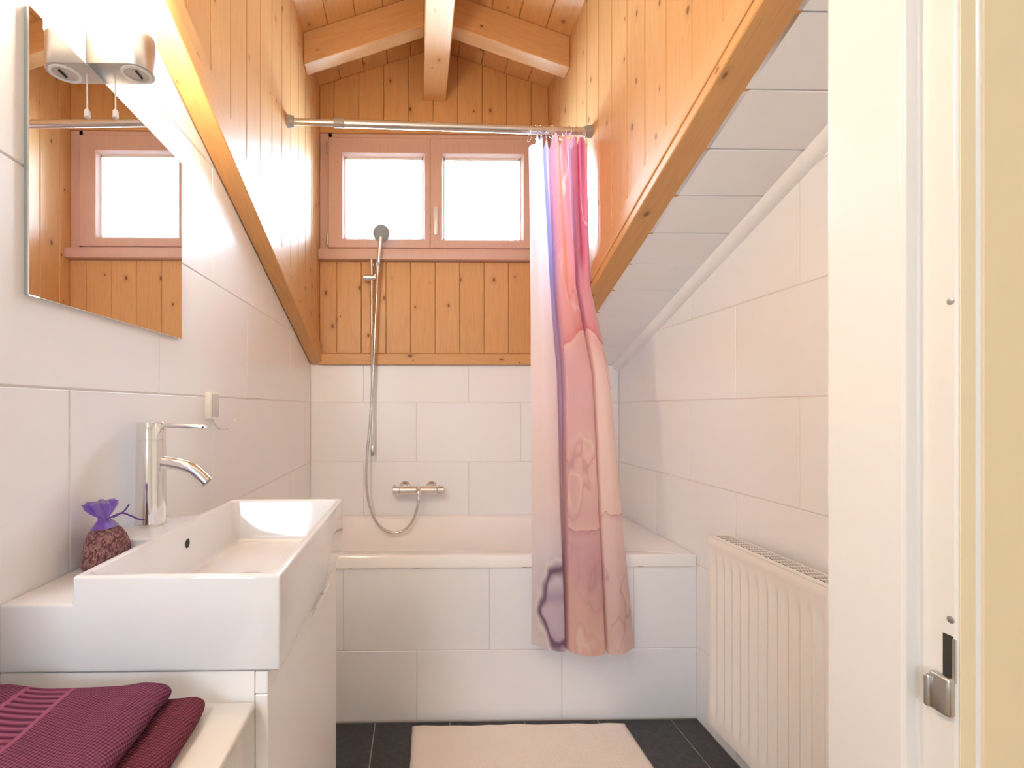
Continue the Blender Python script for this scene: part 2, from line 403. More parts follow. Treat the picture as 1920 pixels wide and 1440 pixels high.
# ------------------------------------------------------------------ tiled walls
def tile_wall(par, origin, ea, eb, en, a0, a1, phase, rows, cuts=(), zmin=0., zmax=9.):
    """rows: (z0, z1, half-bond?)"""
    for z0, z1, half in rows:
        z0 = max(z0, zmin); z1 = min(z1, zmax)
        if z1-z0 < .01: continue
        k = math.floor((a0-phase)/Lt)-1
        while True:
            t0 = phase+k*Lt+(Lt/2 if half else 0); k += 1
            if t0 > a1: break
            p = rect(max(t0, a0), min(t0+Lt, a1), z0, z1)
            if p[1][0]-p[0][0] < .008: continue
            for c in cuts: p = clip(p, *c)
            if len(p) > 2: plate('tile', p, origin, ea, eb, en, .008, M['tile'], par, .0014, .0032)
rows_l = [(H1+(k-1)*Ht, H1+k*Ht, k % 2 != 0) for k in range(-4, 6)]
wl = struct(prism('wall_left', [(.39, -.05), (2.9, -.05), (2.9, ZR(2.9)+.2), (.39, ZR(.39)+.2)], (XL-.15, 0, 0), (0, 1, 0), (0, 0, 1), (.1478, 0, 0), M['grout']))
tile_wall(wl, (XL, 0, 0), (0, 1, 0), (0, 0, 1), (1, 0, 0), .395, YB, .846, rows_l, [(B, 1, H+A)])
wr = struct(prism('wall_right', [(.59, -.05), (2.9, -.05), (2.9, ZR(2.9)+.2), (.59, ZR(.59)+.2)], (XR+.0022, 0, 0), (0, 1, 0), (0, 0, 1), (.1478, 0, 0), M['grout']))
tile_wall(wr, (XR, 0, 0), (0, 1, 0), (0, 0, 1), (-1, 0, 0), .50, YB, 2.0079, rows_l, [(B, 1, H+A)])
wb = struct(boxes('wall_back', [(-.75, 1.3, YB+.0022, 2.9, -.05, H+.86), (-.75, 1.3, YB+.0022, 2.9, H+1.51, 3.6), (-.75, CL+.02, YB+.0022, 2.9, H+.86, H+1.51), (CR-.02, 1.3, YB+.0022, 2.9, H+.86, H+1.51)], M['grout']))
tile_wall(wb, (0, YB, 0), (1, 0, 0), (0, 0, 1), (0, -1, 0), XL, XR, -.0062, rows_l, zmin=H-.61, zmax=H+.2375)
wa = struct(box('wall_bath_front', XL, XR, YA+.0022, YA+.05, 0, H-.632, M['grout']))
tile_wall(wa, (0, YA, 0), (1, 0, 0), (0, 0, 1), (0, -1, 0), XL, XR, -.293, [(.004, H-.963, True), (H-.963, H-.632, False)])

# ------------------------------------------------------------------ dormer: back, cheeks, roof
gw = struct(box('wall_gable', CL-.02, CR+.02, YB-.004, YB+.0015, H+.24, H+.86, M['pine_z']))
for i in range(-1, 10):                                # boards below the window
    x0 = -.442+.1349*i
    p = rect(max(x0, CL), min(x0+.1349, CR), H+.298, H+.803)
    if p[1][0]-p[0][0] > .01: plate('board', p, (0, YB-.014, 0), (1, 0, 0), (0, 0, 1), (0, -1, 0), .010, M['pine_z'], gw, .003, .0015, False)
plate('base_board', rect(CL, CR, H+.236, H+.297), (0, YB-.024, 0), (1, 0, 0), (0, 0, 1), (0, -1, 0), .02, M['pine_x'], gw, .003)
for i in range(-2, 10):                                # boards above the window
    x0 = -.321+.1357*i
    p = rect(max(x0, CL), min(x0+.1357, CR), H+1.545, H+2.05)
    if p[1][0]-p[0][0] < .01: continue
    p = clip(p, -.34, 1, H+1.765+.34*(.63-RX)); p = clip(p, .34, 1, H+1.765+.34*(.63+RX))
    plate('board', p, (0, YB-.010, 0), (1, 0, 0), (0, 0, 1), (0, -1, 0), .011, M['pine_z'], gw, .003, .0015, False)
plate('head_board', rect(CL, CR, H+1.507, H+1.544), (0, YB-.016, 0), (1, 0, 0), (0, 0, 1), (0, -1, 0), .016, M['pine_x'], gw, .003)

for side, X, n, nm in ((1, CL, (1, 0, 0), 'wall_dormer_left'), (-1, CR, (-1, 0, 0), 'wall_dormer_right')):
    zt = ZD(X)+.02
    pol = [(.3, ZR(.3)+.045), (YB+.0, ZR(YB)+.045), (YB+.0, zt), (.3, zt)]
    cw = struct(prism(nm, pol, (X-side*.012, 0, 0), (0, 1, 0), (0, 0, 1), (-side*.045, 0, 0), M['pine_z']))
    for i in range(-12, 14):
        y0 = 1.5600+.1345*i
        p = rect(max(y0, .3), min(y0+.1345, YB), H, zt)
        if p[1][0]-p[0][0] < .01: continue
        p = clip(p, -B, -1, -(H+A+.045))
        if len(p) > 2: plate('board', p, (X, 0, 0), (0, 1, 0), (0, 0, 1), n, .011, M['pine_z'], cw, .003, .0015, False)
    batten = [(0, .030), (.010, .030), (.012, .033), (.012, .098), (.009, .102), (0, .102)]
    y0 = .3; prism('batten', [(side*a, b) for a, b in batten], (X, y0, ZR(y0)), (1, 0, 0), (0, 0, 1), (0, YB-y0-.02, -B*(YB-y0-.02)), M['pine_batten'], cw)

dc = struct(prism('ceiling_dormer', [(-.8, ZD(-.8)+.015), (RX, ZD(RX)+.015), (1.0, ZD(1.0)+.015), (1.0, ZD(1.0)+.1), (RX, ZD(RX)+.1), (-.8, ZD(-.8)+.1)], (0, .3, 0), (1, 0, 0), (0, 0, 1), (0, 2.6, 0), M['pine_y']))
cs = math.sqrt(1+.34**2)
for sgn in (-1, 1):
    ea = Vector((sgn, 0, -.34))/cs; en = Vector((-sgn*.34, 0, -1))/cs
    for i in range(5):
        plate('board', rect(i*.136, (i+1)*.136, .3, YB), (RX, 0, ZD(RX)), ea, (0, 1, 0), en, .013, M['pine_y'], dc, .003, .0015, False)

# sloping white planked ceiling on the right, and the bare slope backing
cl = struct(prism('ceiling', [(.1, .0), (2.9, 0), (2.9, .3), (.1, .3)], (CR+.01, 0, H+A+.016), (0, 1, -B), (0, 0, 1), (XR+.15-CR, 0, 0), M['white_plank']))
for i in range(-6, 12):
    y0 = 1.0335+.1655*i; y1 = y0+.1655
    if y0 > YB: break
    y1 = min(y1, YB)
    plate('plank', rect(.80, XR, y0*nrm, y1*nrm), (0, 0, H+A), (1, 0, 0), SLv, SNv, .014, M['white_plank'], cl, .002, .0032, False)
qr = [(0, 0), (0, -.036)]+[(-.036+.036*math.cos(a)+0*a, -.036+.036*math.sin(a)-0) for a in ()]
arc = [(-.036*math.sin(t), -.036*math.cos(t)) for t in [k*PI/2/6 for k in range(7)]]
prof = [(0, 0)]+[(x*(1.0), z) for x, z in arc]
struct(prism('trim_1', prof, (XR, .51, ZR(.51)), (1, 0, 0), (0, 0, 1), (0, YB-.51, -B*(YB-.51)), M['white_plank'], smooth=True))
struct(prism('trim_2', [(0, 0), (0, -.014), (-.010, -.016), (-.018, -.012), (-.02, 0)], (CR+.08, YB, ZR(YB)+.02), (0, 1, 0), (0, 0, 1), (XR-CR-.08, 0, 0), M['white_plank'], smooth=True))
# roof slab over the strip between left wall and dormer
struct(prism('ceiling_left', [(.1, .0), (2.9, 0), (2.9, .3), (.1, .3)], (XL-.15, 0, H+A+.05), (0, 1, -B), (0, 0, 1), (CL-.012-XL+.15, 0, 0), M['plaster']))

# ------------------------------------------------------------------ beams
def slope_beam(name, x0, x1, mat_, label, hgt):
    y0 = .30; y1 = YB-.03 if x0 > 0 else YB-.002
    prof = [(x0+.003, 0), (x1-.003, 0), (x1, .003), (x1, hgt), (x0, hgt), (x0, .003)]
    o = prism(name, prof, (0, y0, ZR(y0)), (1, 0, 0), (0, 0, 1), (0, y1-y0, -B*(y1-y0)), mat_)
    return tag(o, label, 'beam')
slope_beam('slanted_beam', XL+.002, CL+.013, M['pine_beam'], 'slim slanted pine beam running down the left tiled wall beside the mirror', .052)
slope_beam('slanted_beam', CR-.007, .818, M['pine_beam'], 'broad slanted pine beam between pine cheek and white planked slope on the right', .052)
YR0, YR1 = 2.33, 2.41
for sgn, xe, mt, lab in ((-1, CL, M['pine_rafter'], 'short pine rafter left of the ridge beam under the gable roof'), (1, CR, M['pine_rafter_r'], 'short pine rafter right of the ridge beam under the gable roof')):
    xr = RX+sgn*.0625
    za, zb = ZD(xe)-.001, ZD(xr)-.001
    o = prism('rafter', [(xe-sgn*.001, za), (xr, zb), (xr, zb-.15), (xe-sgn*.001, za-.15)], (0, YR0, 0), (1, 0, 0), (0, 0, 1), (0, YR1-YR0, 0), mt)
    o = modded(o, ('BEVEL', dict(width=.003, segments=1))); tag(o, lab, 'beam')
o = box('ridge_beam', RX-.062, RX+.062, .3, YB-.011, H+1.687, ZD(RX+.062)-.001, M['pine_y'], bevel=.004)
tag(o, 'long pine ridge beam running to the gable wall above the window', 'beam')

# ------------------------------------------------------------------ window
WX0, WX1, WZ0, WZ1 = CL+.001, CR-.001, H+.855, H+1.505
wn = struct(boxes('window_1', [(WX0, WX0+.066, YB-.006, YB+.06, WZ0, WZ1), (WX1-.066, WX1, YB-.006, YB+.06, WZ0, WZ1), (WX0+.045, WX1-.045, YB-.006, YB+.06, WZ0, WZ0+.035), (WX0+.045, WX1-.045, YB-.006, YB+.06, WZ1-.04, WZ1), (.045, .096, YB+.046, YB+.07, WZ0+.03, WZ1-.03)], M['pine_frame'], bevel=.002))
def sash(x0, x1, z0, z1, px0, px1, pz0, pz1):
    bm = bmesh.new()
    def ring(a0, a1, c0, c1, y): return [bm.verts.new((a0, y, c0)), bm.verts.new((a1, y, c0)), bm.verts.new((a1, y, c1)), bm.verts.new((a0, y, c1))]
    g = .012
    rs_ = [ring(x0, x1, z0, z1, YB+.045), ring(x0, x1, z0, z1, YB-.017), ring(x0+.003, x1-.003, z0+.003, z1-.003, YB-.020), ring(px0-g, px1+g, pz0-g, pz1+g, YB-.020), ring(px0-g+.003, px1+g-.003, pz0-g+.003, pz1+g-.003, YB-.016), ring(px0, px1, pz0, pz1, YB+.008), ring(px0, px1, pz0, pz1, YB+.045)]
    for a, b in zip(rs_, rs_[1:]+rs_[:1]):
        for k in range(4): bm.faces.new([a[k], a[(k+1) % 4], b[(k+1) % 4], b[k]])
    bmesh.ops.recalc_face_normals(bm, faces=bm.faces)
    s = from_bm('sash', bm, M['pine_frame'], wn)
    box('pane', px0-.003, px1+.003, YB+.020, YB+.026, pz0-.003, pz1+.003, M['glass'], s)
    q = boxes('gasket', [(px0, px0+.006, YB+.012, YB+.020, pz0, pz1), (px1-.006, px1, YB+.012, YB+.020, pz0, pz1), (px0, px1, YB+.012, YB+.020, pz0, pz0+.006), (px0, px1, YB+.012, YB+.020, pz1-.012, pz1)], M['white_plastic'], s)
    return s
s1 = sash(-.486, .0702, H+.876, H+1.478, -.40, .031, H+.933, H+1.384)
s2 = sash(.0716, .672, H+.876, H+1.478, .146, .574, H+.930, H+1.384)
for z in (H+.885, H+1.385):                              # hinges on the left
    lathe('hinge', (-.489, YB-.024, z), (0, 0, 1), [(0, .005), (.002, .0065), (.064, .0065), (.066, .005)], M['nickel'], s1, 12)
bm = bmesh.new(); bm_box(bm, .088, .112, YB-.030, YB-.020, H+1.045, H+1.10, .004, 2)
bm_box(bm, .091, .109, YB-.052, YB-.040, H+.938, H+1.088, .005, 2); bm_box(bm, .094, .106, YB-.042, YB-.028, H+1.062, H+1.084, .003, 1)
sharp_smooth(from_bm('handle', bm, M['alu'], s2), 30)
box('sill', CL, CR, YB-.056, YB+.01, H+.803, H+.858, M['pine_frame'], wn, .004, 2)
# the roof overhang outside the window
eo = struct(prism('roof_overhang', [(-1.3, ZD(-1.3)), (RX, ZD(RX)), (1.5, ZD(1.5)), (1.5, ZD(1.5)+.05), (RX, ZD(RX)+.05), (-1.3, ZD(-1.3)+.05)], (0, 2.92, 0), (1, 0, 0), (0, 0, 1), (0, .52, 0), M['weathered']))
for x in (-.80, .74):
    box('purlin', x, x+.12, 2.91, 3.38, H+1.47, H+1.70, M['weathered'], eo, .004)
for sgn in (-1, 1):
    xa, xb_ = RX+sgn*1.3, RX
    prism('barge_board', [(xa, ZD(xa)), (xb_, ZD(xb_)), (xb_, ZD(xb_)-.05), (xa, ZD(xa)-.05)], (0, 3.41, 0), (1, 0, 0), (0, 0, 1), (0, .03, 0), M['weathered'], eo)

# ------------------------------------------------------------------ front wall, door frame, hall
struct(box('wall_hall_front', -1.7, XL-.15, .44, .56, 0, 2.55, M['hall_wall']))
wf = struct(boxes('wall_front', [(.545, 1.3, .48, .598, -.05, 3.6), (-.75, .545, .48, .56, H+.84, 3.6)], M['plaster']))
# bathroom door frame at the right of the opening (rebated jamb with striker)
df = struct(prism('door_1', [(.505, .597), (.505, .506), (.506, .505), (.507, .5025), (.5185, .5025), (.520, .501), (.520, .468), (.522, .466), (.536, .466), (.5385, .4625), (.542, .462), (.60, .462), (.603, .465), (.603, .48), (.545, .48), (.545, .600), (.507, .600)], (0, 0, 0), (1, 0, 0), (0, 1, 0), (0, 0, H+.84), M['door_paint'], smooth=False))
modded(df, ('BEVEL', dict(width=.0008, segments=2, limit_method='ANGLE')))
plate('casing', rect(.5398, .604, 0, H+.84), (0, .4605, 0), (1, 0, 0), (0, 0, 1), (0, -1, 0), .003, M['hall_yellow'], df, .001)
plate('casing', rect(.5222, .5384, 0, H+.84), (0, .4648, 0), (1, 0, 0), (0, 0, 1), (0, -1, 0), .001, M['cream_paint'], df, .0005)
zc = H-.25
def jamb_piece(name, y0, y1, z0, z1, depth, material, par, bev=.0015):
    return box(name, .5205-depth, .5203, y0, y1, z0, z1, material, par, bev, 2)
sp_ = jamb_piece('strike_slot_shade', .4690, .4785, H-.268, H-.222, .0012, M['dark'], df, .0005)  # dark slab painted as the shade in the bolt slot
box('bolt_slot_frame', .5185, .5200, .4665, .4690, H-.266, H-.224, M['steel'], df)
bm = bmesh.new(); bm_box(bm, .5120, .5202, .4665, .4860, H-.300, H-.262, .003, 3); bm_box(bm, .5085, .5135, .4820, .4880, H-.298, H-.266, .0022, 3)
sharp_smooth(from_bm('latch_keeper', bm, M['steel'], df), 30)
for z in (H-.2065, H+.104):
    lathe('screw', (.5203, .4715, z), (-1, 0, 0), [(0, .0035), (.0008, .0035), (.0013, .0024)], M['steel'], df, 14)
struct(box('wall_hall_right', .604, 1.5, .4622, .478, 0, 2.55, M['hall_yellow']))
struct(box('wall_hall_side', 1.5, 1.6, -2.5, .56, 0, 2.6, M['hall_wall']))
struct(box('wall_hall_back', -1.7, 1.6, -2.5, -2.4, 0, 2.6, M['hall_wall']))
struct(box('ceiling_hall', -1.7, 1.6, -2.5, .48, 2.5, 2.6, M['hall_wall']))
struct(box('floor_hall', -1.7, 1.6, -2.5, .40, -.1, 0, M['hall_floor']))
struct(box('wall_hall_left', -1.7, -1.6, -2.5, .56, 0, 2.55, M['hall_wall']))

# ------------------------------------------------------------------ bathtub
def rrect(x0, x1, y0, y1, r, z, k=8):
    out = []
    for cx, cy, a0 in ((x1-r, y1-r, 0), (x0+r, y1-r, PI/2), (x0+r, y0+r, PI), (x1-r, y0+r, 1.5*PI)):
        for i in range(k+1):
            a = a0+PI/2*i/k; out.append((cx+r*math.cos(a), cy+r*math.sin(a), z))
    return out
zr = H-.588
tb = empty('bathtub', (.27, 2.34, 0), 'white enamel bathtub with square rim behind the tiled front', 'bathtub')
x0, x1, y0, y1 = XL+.004, XR-.004, YA-.004, YB-.002
loops = [rrect(x0, x1, y0, y1, .004, zr-.044), rrect(x0, x1, y0, y1, .004, zr-.004), rrect(x0+.003, x1-.003, y0+.003, y1-.003, .006, zr),
         rrect(-.452, .842, 2.034, 2.668, .09, zr), rrect(-.446, .836, 2.040, 2.662, .09, zr-.004), rrect(-.440, .830, 2.046, 2.656, .09, zr-.014),
         rrect(-.400, .79, 2.075, 2.630, .10, zr-.16), rrect(-.34, .74, 2.10, 2.605, .12, zr-.33), rrect(-.28, .70, 2.13, 2.575, .14, zr-.40), rrect(-.20, .64, 2.19, 2.515, .14, zr-.42)]
vs = [p for l in loops for p in l]; n = len(loops[0]); fs = []
for i in range(len(loops)-1):
    for k in range(n): fs.append([i*n+k, i*n+(k+1) % n, (i+1)*n+(k+1) % n, (i+1)*n+k])
fs.append([(len(loops)-1)*n+k for k in range(n)])
t_ = put('tub_shell', vs, fs, M['enamel'], tb); sharp_smooth(t_, 40)
box('sealant', XL+.004, XR-.004, YA-.0035, YA+.002, zr-.0475, zr-.044, M['sealant'], tb)
lathe('drain', (.22, 2.34, zr-.4195), (0, 0, 1), [(0, .03), (.003, .03), (.004, .024)], M['chrome'], tb)
bm = bmesh.new(); bm_box(bm, .87, .90, 2.690, 2.716, zr, zr+.02, .006, 2); g_ = sharp_smooth(from_bm('rim_cap', bm, M['grey_rubber'], tb), 30)

# ------------------------------------------------------------------ wash basin on its cabinet
bx0, bx1, by0, by1 = XL+.001, -.194, .7015, 1.292
zt, zl, zbot = H-.2362, H-.2757, H-.3715
wbn = empty('washbasin', (-.39, 1.0, zbot), 'white rectangular ceramic washbasin with a raised tap ledge on the cabinet', 'washbasin')
b0 = box('basin', bx0, bx1, by0, by1, zbot, zt, M['ceramic'], wbn)
def cutter(x0, x1, y0, y1, z0, z1, inset_=0.):
    bm = bmesh.new(); bm_box(bm, x0, x1, y0, y1, z0, z1)
    for v in bm.verts:
        if v.co.z < (z0+z1)/2:
            v.co.x += inset_ if v.co.x < (x0+x1)/2 else -inset_; v.co.y += inset_ if v.co.y < (y0+y1)/2 else -inset_
    return from_bm('cutter', bm, M['ceramic'])
cuts = [cutter(bx0-.05, -.484, by0-.05, .902, zl, zt+.05), cutter(bx0-.05, -.484, 1.106, by1+.05, zl, zt+.05)]
def cut_bowl():
    bm = bmesh.new(); bm_box(bm, -.4725, -.2065, .715, 1.2785, H-.3415, zt+.0005)
    for v in bm.verts:
        if v.co.z < zt-.02:
            v.co.x += .012 if v.co.x < -.35 else -.012; v.co.y += .012 if v.co.y < 1.0 else -.012
    es = [e for e in bm.edges if not all(v.co.z > zt-.02 for v in e.verts)]
    bmesh.ops.bevel(bm, geom=es, offset=.016, segments=4, affect='EDGES', profile=.5)
    for v in bm.verts:
        if v.co.z > zt-.001: v.co.z += .02
    return from_bm('cutter', bm, M['ceramic'])
cuts.append(cut_bowl())
modded(b0, *[('BOOLEAN', dict(object=c, operation='DIFFERENCE', solver='EXACT')) for c in cuts])
for c in cuts:
    me = c.data; bpy.data.objects.remove(c); bpy.data.meshes.remove(me)
modded(b0, ('BEVEL', dict(width=.0045, segments=3, limit_method='ANGLE', angle_limit=math.radians(50))))
sharp_smooth(b0, 50)
lathe('overflow_hole', (-.4680, 1.011, H-.2745), (1, 0, 0), [(0, .0125), (.0015, .0125), (.0018, .0105)], M['ceramic'], wbn, 28)
lathe('overflow_shade', (-.4664, 1.011, H-.2745), (1, 0, 0), [(0, .0095), (.0006, .0095)], M['dark'], wbn, 28)  # flat dark disc painted as the shade in the overflow hole
lathe('drain', (-.34, 1.0, H-.3412), (0, 0, 1), [(0, .032), (.002, .032), (.004, .024), (.004, .0)], M['chrome'], wbn)

cab = empty('vanity_cabinet', (-.40, 1.0, 0), 'white lacquered vanity cabinet under the washbasin with two chrome edge pulls', 'cabinet')
boxes('carcass', [(XL+.001, -.2313, .706, .722, .0, zbot-.002), (XL+.001, -.2313, 1.278, 1.294, .0, zbot-.002), (XL+.001, -.2313, .722, 1.278, .08, .096), (XL+.001, XL+.008, .722, 1.278, .096, zbot-.002), (-.255, -.2313, .722, 1.278, zbot-.05, zbot-.002), (-.28, -.26, .722, 1.278, 0, .08)], M['white_paint'], cab)
XD = -.2125
box('top_fascia', XD-.018, XD, .706, 1.295, H-.4060, zbot-.003, M['white_paint'], cab, .001)
dr = box('door', XD-.018, XD, .706, 1.295, .085, H-.4075, M['white_paint'], cab, .0012)
for ya, yb in ((1.003, 1.072), (1.0835, 1.141)):
    prism('handle', [(0, 0), (.0075, 0), (.009, -.0015), (.009, -.0035), (.0025, -.0045), (.0015, -.015), (0, -.015)], (XD, ya, H-.4040), (1, 0, 0), (0, 0, 1), (0, yb-ya, 0), M['chrome'], dr)

# ------------------------------------------------------------------ tap
tp = empty('basin_tap', (-.540, 1.014, zt), 'chrome single lever basin tap standing on the washbasin ledge', 'tap')
tx, ty = -.541, 1.0145
lathe('body', (tx, ty, zt-.0005), (0, 0, 1), [(0, .0285), (.003, .0295), (.006, .0292), (.06, .0275), (.172, .0268), (.1725, .0245), (.174, .0245)], M['chrome'], tp, 40)
hd = lathe('head', (tx, ty, zt+.1735), (0, 0, 1), [(0, .0245), (.0005, .0268), (.032, .0268), (.034, .0255)], M['chrome'], tp, 40)
vs, fs = tube_data([(tx+.02, ty, zt+.201), (tx+.108, ty, zt+.197), (tx+.114, ty, zt+.196)], [.0052, .0046, .0030], 14)
lv = sharp_smooth(put('lever', vs, fs, M['chrome'], hd), 50)
box('lever_slot', tx+.104, tx+.108, ty-.0052, ty-.0040, zt+.195, zt+.199, M['black'], lv)
spt = spline([(tx+.018, ty, zt+.126), (tx+.050, ty, zt+.122), (tx+.085, ty, zt+.110), (tx+.113, ty, zt+.085)], 8)
so = tube('spout', spt, [.0125]*len(spt), M['chrome'], tp, 20)
dirv = (spt[-1]-spt[-2]).normalized()
lathe('aerator', spt[-1]-dirv*.0005, dirv, [(0, .0105), (.001, .0105), (.0012, .0)], M['grey_rubber'], so, 20)
# ------------------------------------------------------------------ lavender sachet
sc = empty('lavender_sachet', (-.536, .866, zl), 'lavender sachet in purple organza tied with ribbon beside the basin tap', 'sachet')
def bag_surface(prof, nseg=40, ruffle=0.):
    vs = []; fs = []
    for i, (z, rx, ry, ru) in enumerate(prof):
        for k in range(nseg):
            a = 2*PI*k/nseg
            d = 1+ru*math.sin(a*7+i*.6)+.05*noise.noise(Vector((math.cos(a)*1.6, math.sin(a)*1.6, z*40)))
            lean = -.012*(z/.11)**2
            vs.append((-.536+lean+.0+rx*math.cos(a)*d, (.866)+ry*math.sin(a)*d, zl+.001+z))
    for i in range(len(prof)-1):
        for k in range(nseg):
            k2 = (k+1) % nseg; fs.append([i*nseg+k, i*nseg+k2, (i+1)*nseg+k2, (i+1)*nseg+k])
    return vs, fs, nseg
vs, fs, ns = bag_surface([(0, .012, .024, 0), (.002, .021, .046, 0), (.012, .026, .055, 0), (.03, .0265, .053, .01), (.05, .024, .045, .01), (.064, .019, .034, .02), (.073, .012, .020, .03), (.078, .006, .009, .02)])
fs.append(list(range(ns))[::-1]); fs.append([7*ns+k for k in range(ns)])
put('lavender_filling', vs, fs, M['lavender'], sc, True)
vs, fs, ns = bag_surface([(.069, .0168, .0295, .02), (.072, .0150, .0250, .03), (.076, .0125, .0195, .06), (.082, .008, .011, .1), (.086, .0075, .010, .12), (.095, .012, .020, .28), (.105, .016, .026, .38), (.112, .017, .027, .42)])
put('organza_neck', vs, fs, M['organza'], sc, True)
tube('ribbon', spline([(-.532, .858, zl+.085), (-.529, .892, zl+.088), (-.526, .917, zl+.078), (-.524, .936, zl+.068), (-.522, .954, zl+.062)], 6), .0016, M['ribbon'], sc, 8)
tube('ribbon', spline([(-.530, .872, zl+.085), (-.527, .897, zl+.090), (-.525, .910, zl+.100)], 6), .0014, M['ribbon'], sc, 8)

# ------------------------------------------------------------------ side shelf and towels
zs = H-.4137
sh = empty('side_shelf', (-.41, .54, 0), 'low cream white shelf unit beside the vanity cabinet holding purple towels', 'shelf')
box('top_board', XL+.002, -.2275, .38, .7005, zs-.012, zs, M['shelf_paint'], sh, .004, 3)
for yy in (.40, .655):
    box('leg', -.262, -.238, yy, yy+.026, 0, zs-.012, M['shelf_paint'], sh, .002)
    box('leg', XL+.004, XL+.030, yy, yy+.026, 0, zs-.012, M['shelf_paint'], sh, .002)
box('lower_board', XL+.002, -.234, .385, .69, .30, .314, M['shelf_paint'], sh, .003)
def towel(name, x0, x1, y0, y1, z0, thick, rot, material, label, hump, seed):
    """folded towel: rounded fold on its right side, soft top; uv in metres"""
    ny, vs, fs, uv = 56, [], [], []
    r = thick/2
    prof = []
    nx = 46
    for i in range(nx+1): prof.append((x0+(x1-r-x0)*i/nx, thick, 'top'))
    for i in range(1, 12): a = PI/2-PI*i/12; prof.append((x1-r+r*math.cos(a), r+r*math.sin(a), 'fold'))
    for i in range(12): prof.append((x1-r+(x0-x1+r)*i/11, 0, 'bot'))
    for j in range(ny+1):
        t = j/ny; y = y0+(y1-y0)*t
        e = min(1, (1-t)/.06, t/.06); e = math.sqrt(max(0, 1-(1-e)**2)) if e < 1 else 1
        s = 0; last = None
        for (x, z, k) in prof:
            if last: s += math.hypot(x-last[0], z-last[1])
            last = (x, z)
            nz = noise.noise(Vector((x*9+seed, y*9, 0)))*.004+noise.noise(Vector((x*25, y*25+seed, 3)))*.0016
            zz = z
            if k != 'bot': zz = z+(nz if k == 'top' else nz*.3)+hump(x, y)*(1 if k == 'top' else max(0, z/thick))
            zz = r+(zz-r)*(.25+.75*e) if k != 'bot' else r-(r)*(.25+.75*e)+.0
            xx = x-(1-e)*.006+.004*noise.noise(Vector((y*14, seed, z*30)))*(1 if x > x1-.03 else 0)
            vs.append((xx, y, z0+max(0, zz))); uv.append((s, y))
    m_ = len(prof)
    for j in range(ny):
        for i in range(m_-1): fs.append([j*m_+i, j*m_+i+1, (j+1)*m_+i+1, (j+1)*m_+i])
        fs.append([j*m_+m_-1, j*m_, (j+1)*m_, (j+1)*m_+m_-1])
    fs.append(list(range(m_))); fs.append([ny*m_+i for i in range(m_)][::-1])
    cx, cy = x1, y1; ca, sa = math.cos(rot), math.sin(rot)
    vs = [(cx+(x-cx)*ca-(y-cy)*sa, cy+(x-cx)*sa+(y-cy)*ca, z) for x, y, z in vs]
    o = put(name, vs, [f[::-1] for f in fs], material, None, True, uv=uv)
    return tag(o, label, 'towel', 'folded purple towels')
towel('folded_towel', -.570, -.285, .41, .680, zs+.0005, .0235, .06, M['towel_b'], 'lower folded wine purple towel lying on the white shelf', lambda x, y: 0, 1.)
towel('folded_towel', -.583, -.328, .41, .672, zs+.0253, .0215, .05, M['towel_a'], 'upper folded purple towel with ribbed border, on top of the other', lambda x, y: .010*math.exp(-((x+.535)/.035)**2)+.004*math.exp(-((x+.36)/.02)**2), 5.)

# ------------------------------------------------------------------ mirror, wall lamp, hook
mr = empty('wall_mirror', (-.584, .987, H+.386), 'frameless rectangular mirror on the left tiled wall below the lamp', 'mirror')
box('backing', XL, -.5825, .7485, 1.2245, H+.170, H+.600, M['mirror_edge'], mr)
box('mirror_glass', -.5825, -.5785, .747, 1.226, H+.1685, H+.6015, M['mirror'], mr, .001)
lm = empty('wall_lamp', (-.54, .913, H+.61), 'lit wall lamp with brushed nickel body, socket and pull cord above the mirror', 'lamp')
ly0, ly1, lx = .886, .944, -.512
out = [(XL, ly0), (lx, ly0)]+[(lx+.029*math.sin(a), .915-.029*math.cos(a)) for a in [PI*k/16 for k in range(1, 16)]]+[(lx, ly1), (XL, ly1)]
lb = prism('lamp_body', out, (0, 0, H+.611), (1, 0, 0), (0, 1, 0), (0, 0, .066), M['nickel'], lm); modded(lb, ('BEVEL', dict(width=.0015, segments=2, limit_method='ANGLE', angle_limit=.7))); sharp_smooth(lb, 30)
lathe('lamp_shade', (lx-.004, .915, H+.670), (0, 0, 1), [(0, .024), (.004, .031), (.010, .0335), (.215, .0335), (.226, .030), (.230, .02), (.231, 0)], M['lit'], lm, 32)
sk = lathe('socket', (lx-.002, .915, H+.6115), (0, 0, -1), [(0, .0255), (.002, .0255), (.003, .0235), (.0031, .021), (-.002, .0195), (-.003, 0)], M['white_plastic'], lm, 32)
box('socket_slot', lx+.001, lx+.004, .905, .925, H+.6085, H+.6145, M['black'], sk)
cd = tube('pull_cord', [(-.553, .916, H+.6115), (-.553, .916, H+.545)], .0013, M['white_plastic'], lm, 8)
lathe('cord_knob', (-.553, .916, H+.531), (0, 0, 1), [(0, .004), (.001, .005), (.012, .0048), (.015, .003)], M['white_plastic'], cd, 14)

hk = empty('adhesive_hook', (-.578, 1.404, H+.007), 'small white box with clear hook stuck on the left wall tiles behind the tap', 'hook')
box('hook_box', XL, -.570, 1.375, 1.436, H-.030, H+.044, M['white_plastic'], hk, .0015, 2)
box('hook_label', -.5701, -.5693, 1.381, 1.430, H-.024, H+.038, M['clear_plastic'], hk, .0005)
tube('hook_wire', spline([(-.574, 1.395, H-.028), (-.572, 1.405, H-.045), (-.566, 1.432, H-.062), (-.558, 1.47, H-.060), (-.552, 1.495, H-.045), (-.550, 1.505, H-.034)], 6), .0022, M['clear_plastic'], hk, 8)

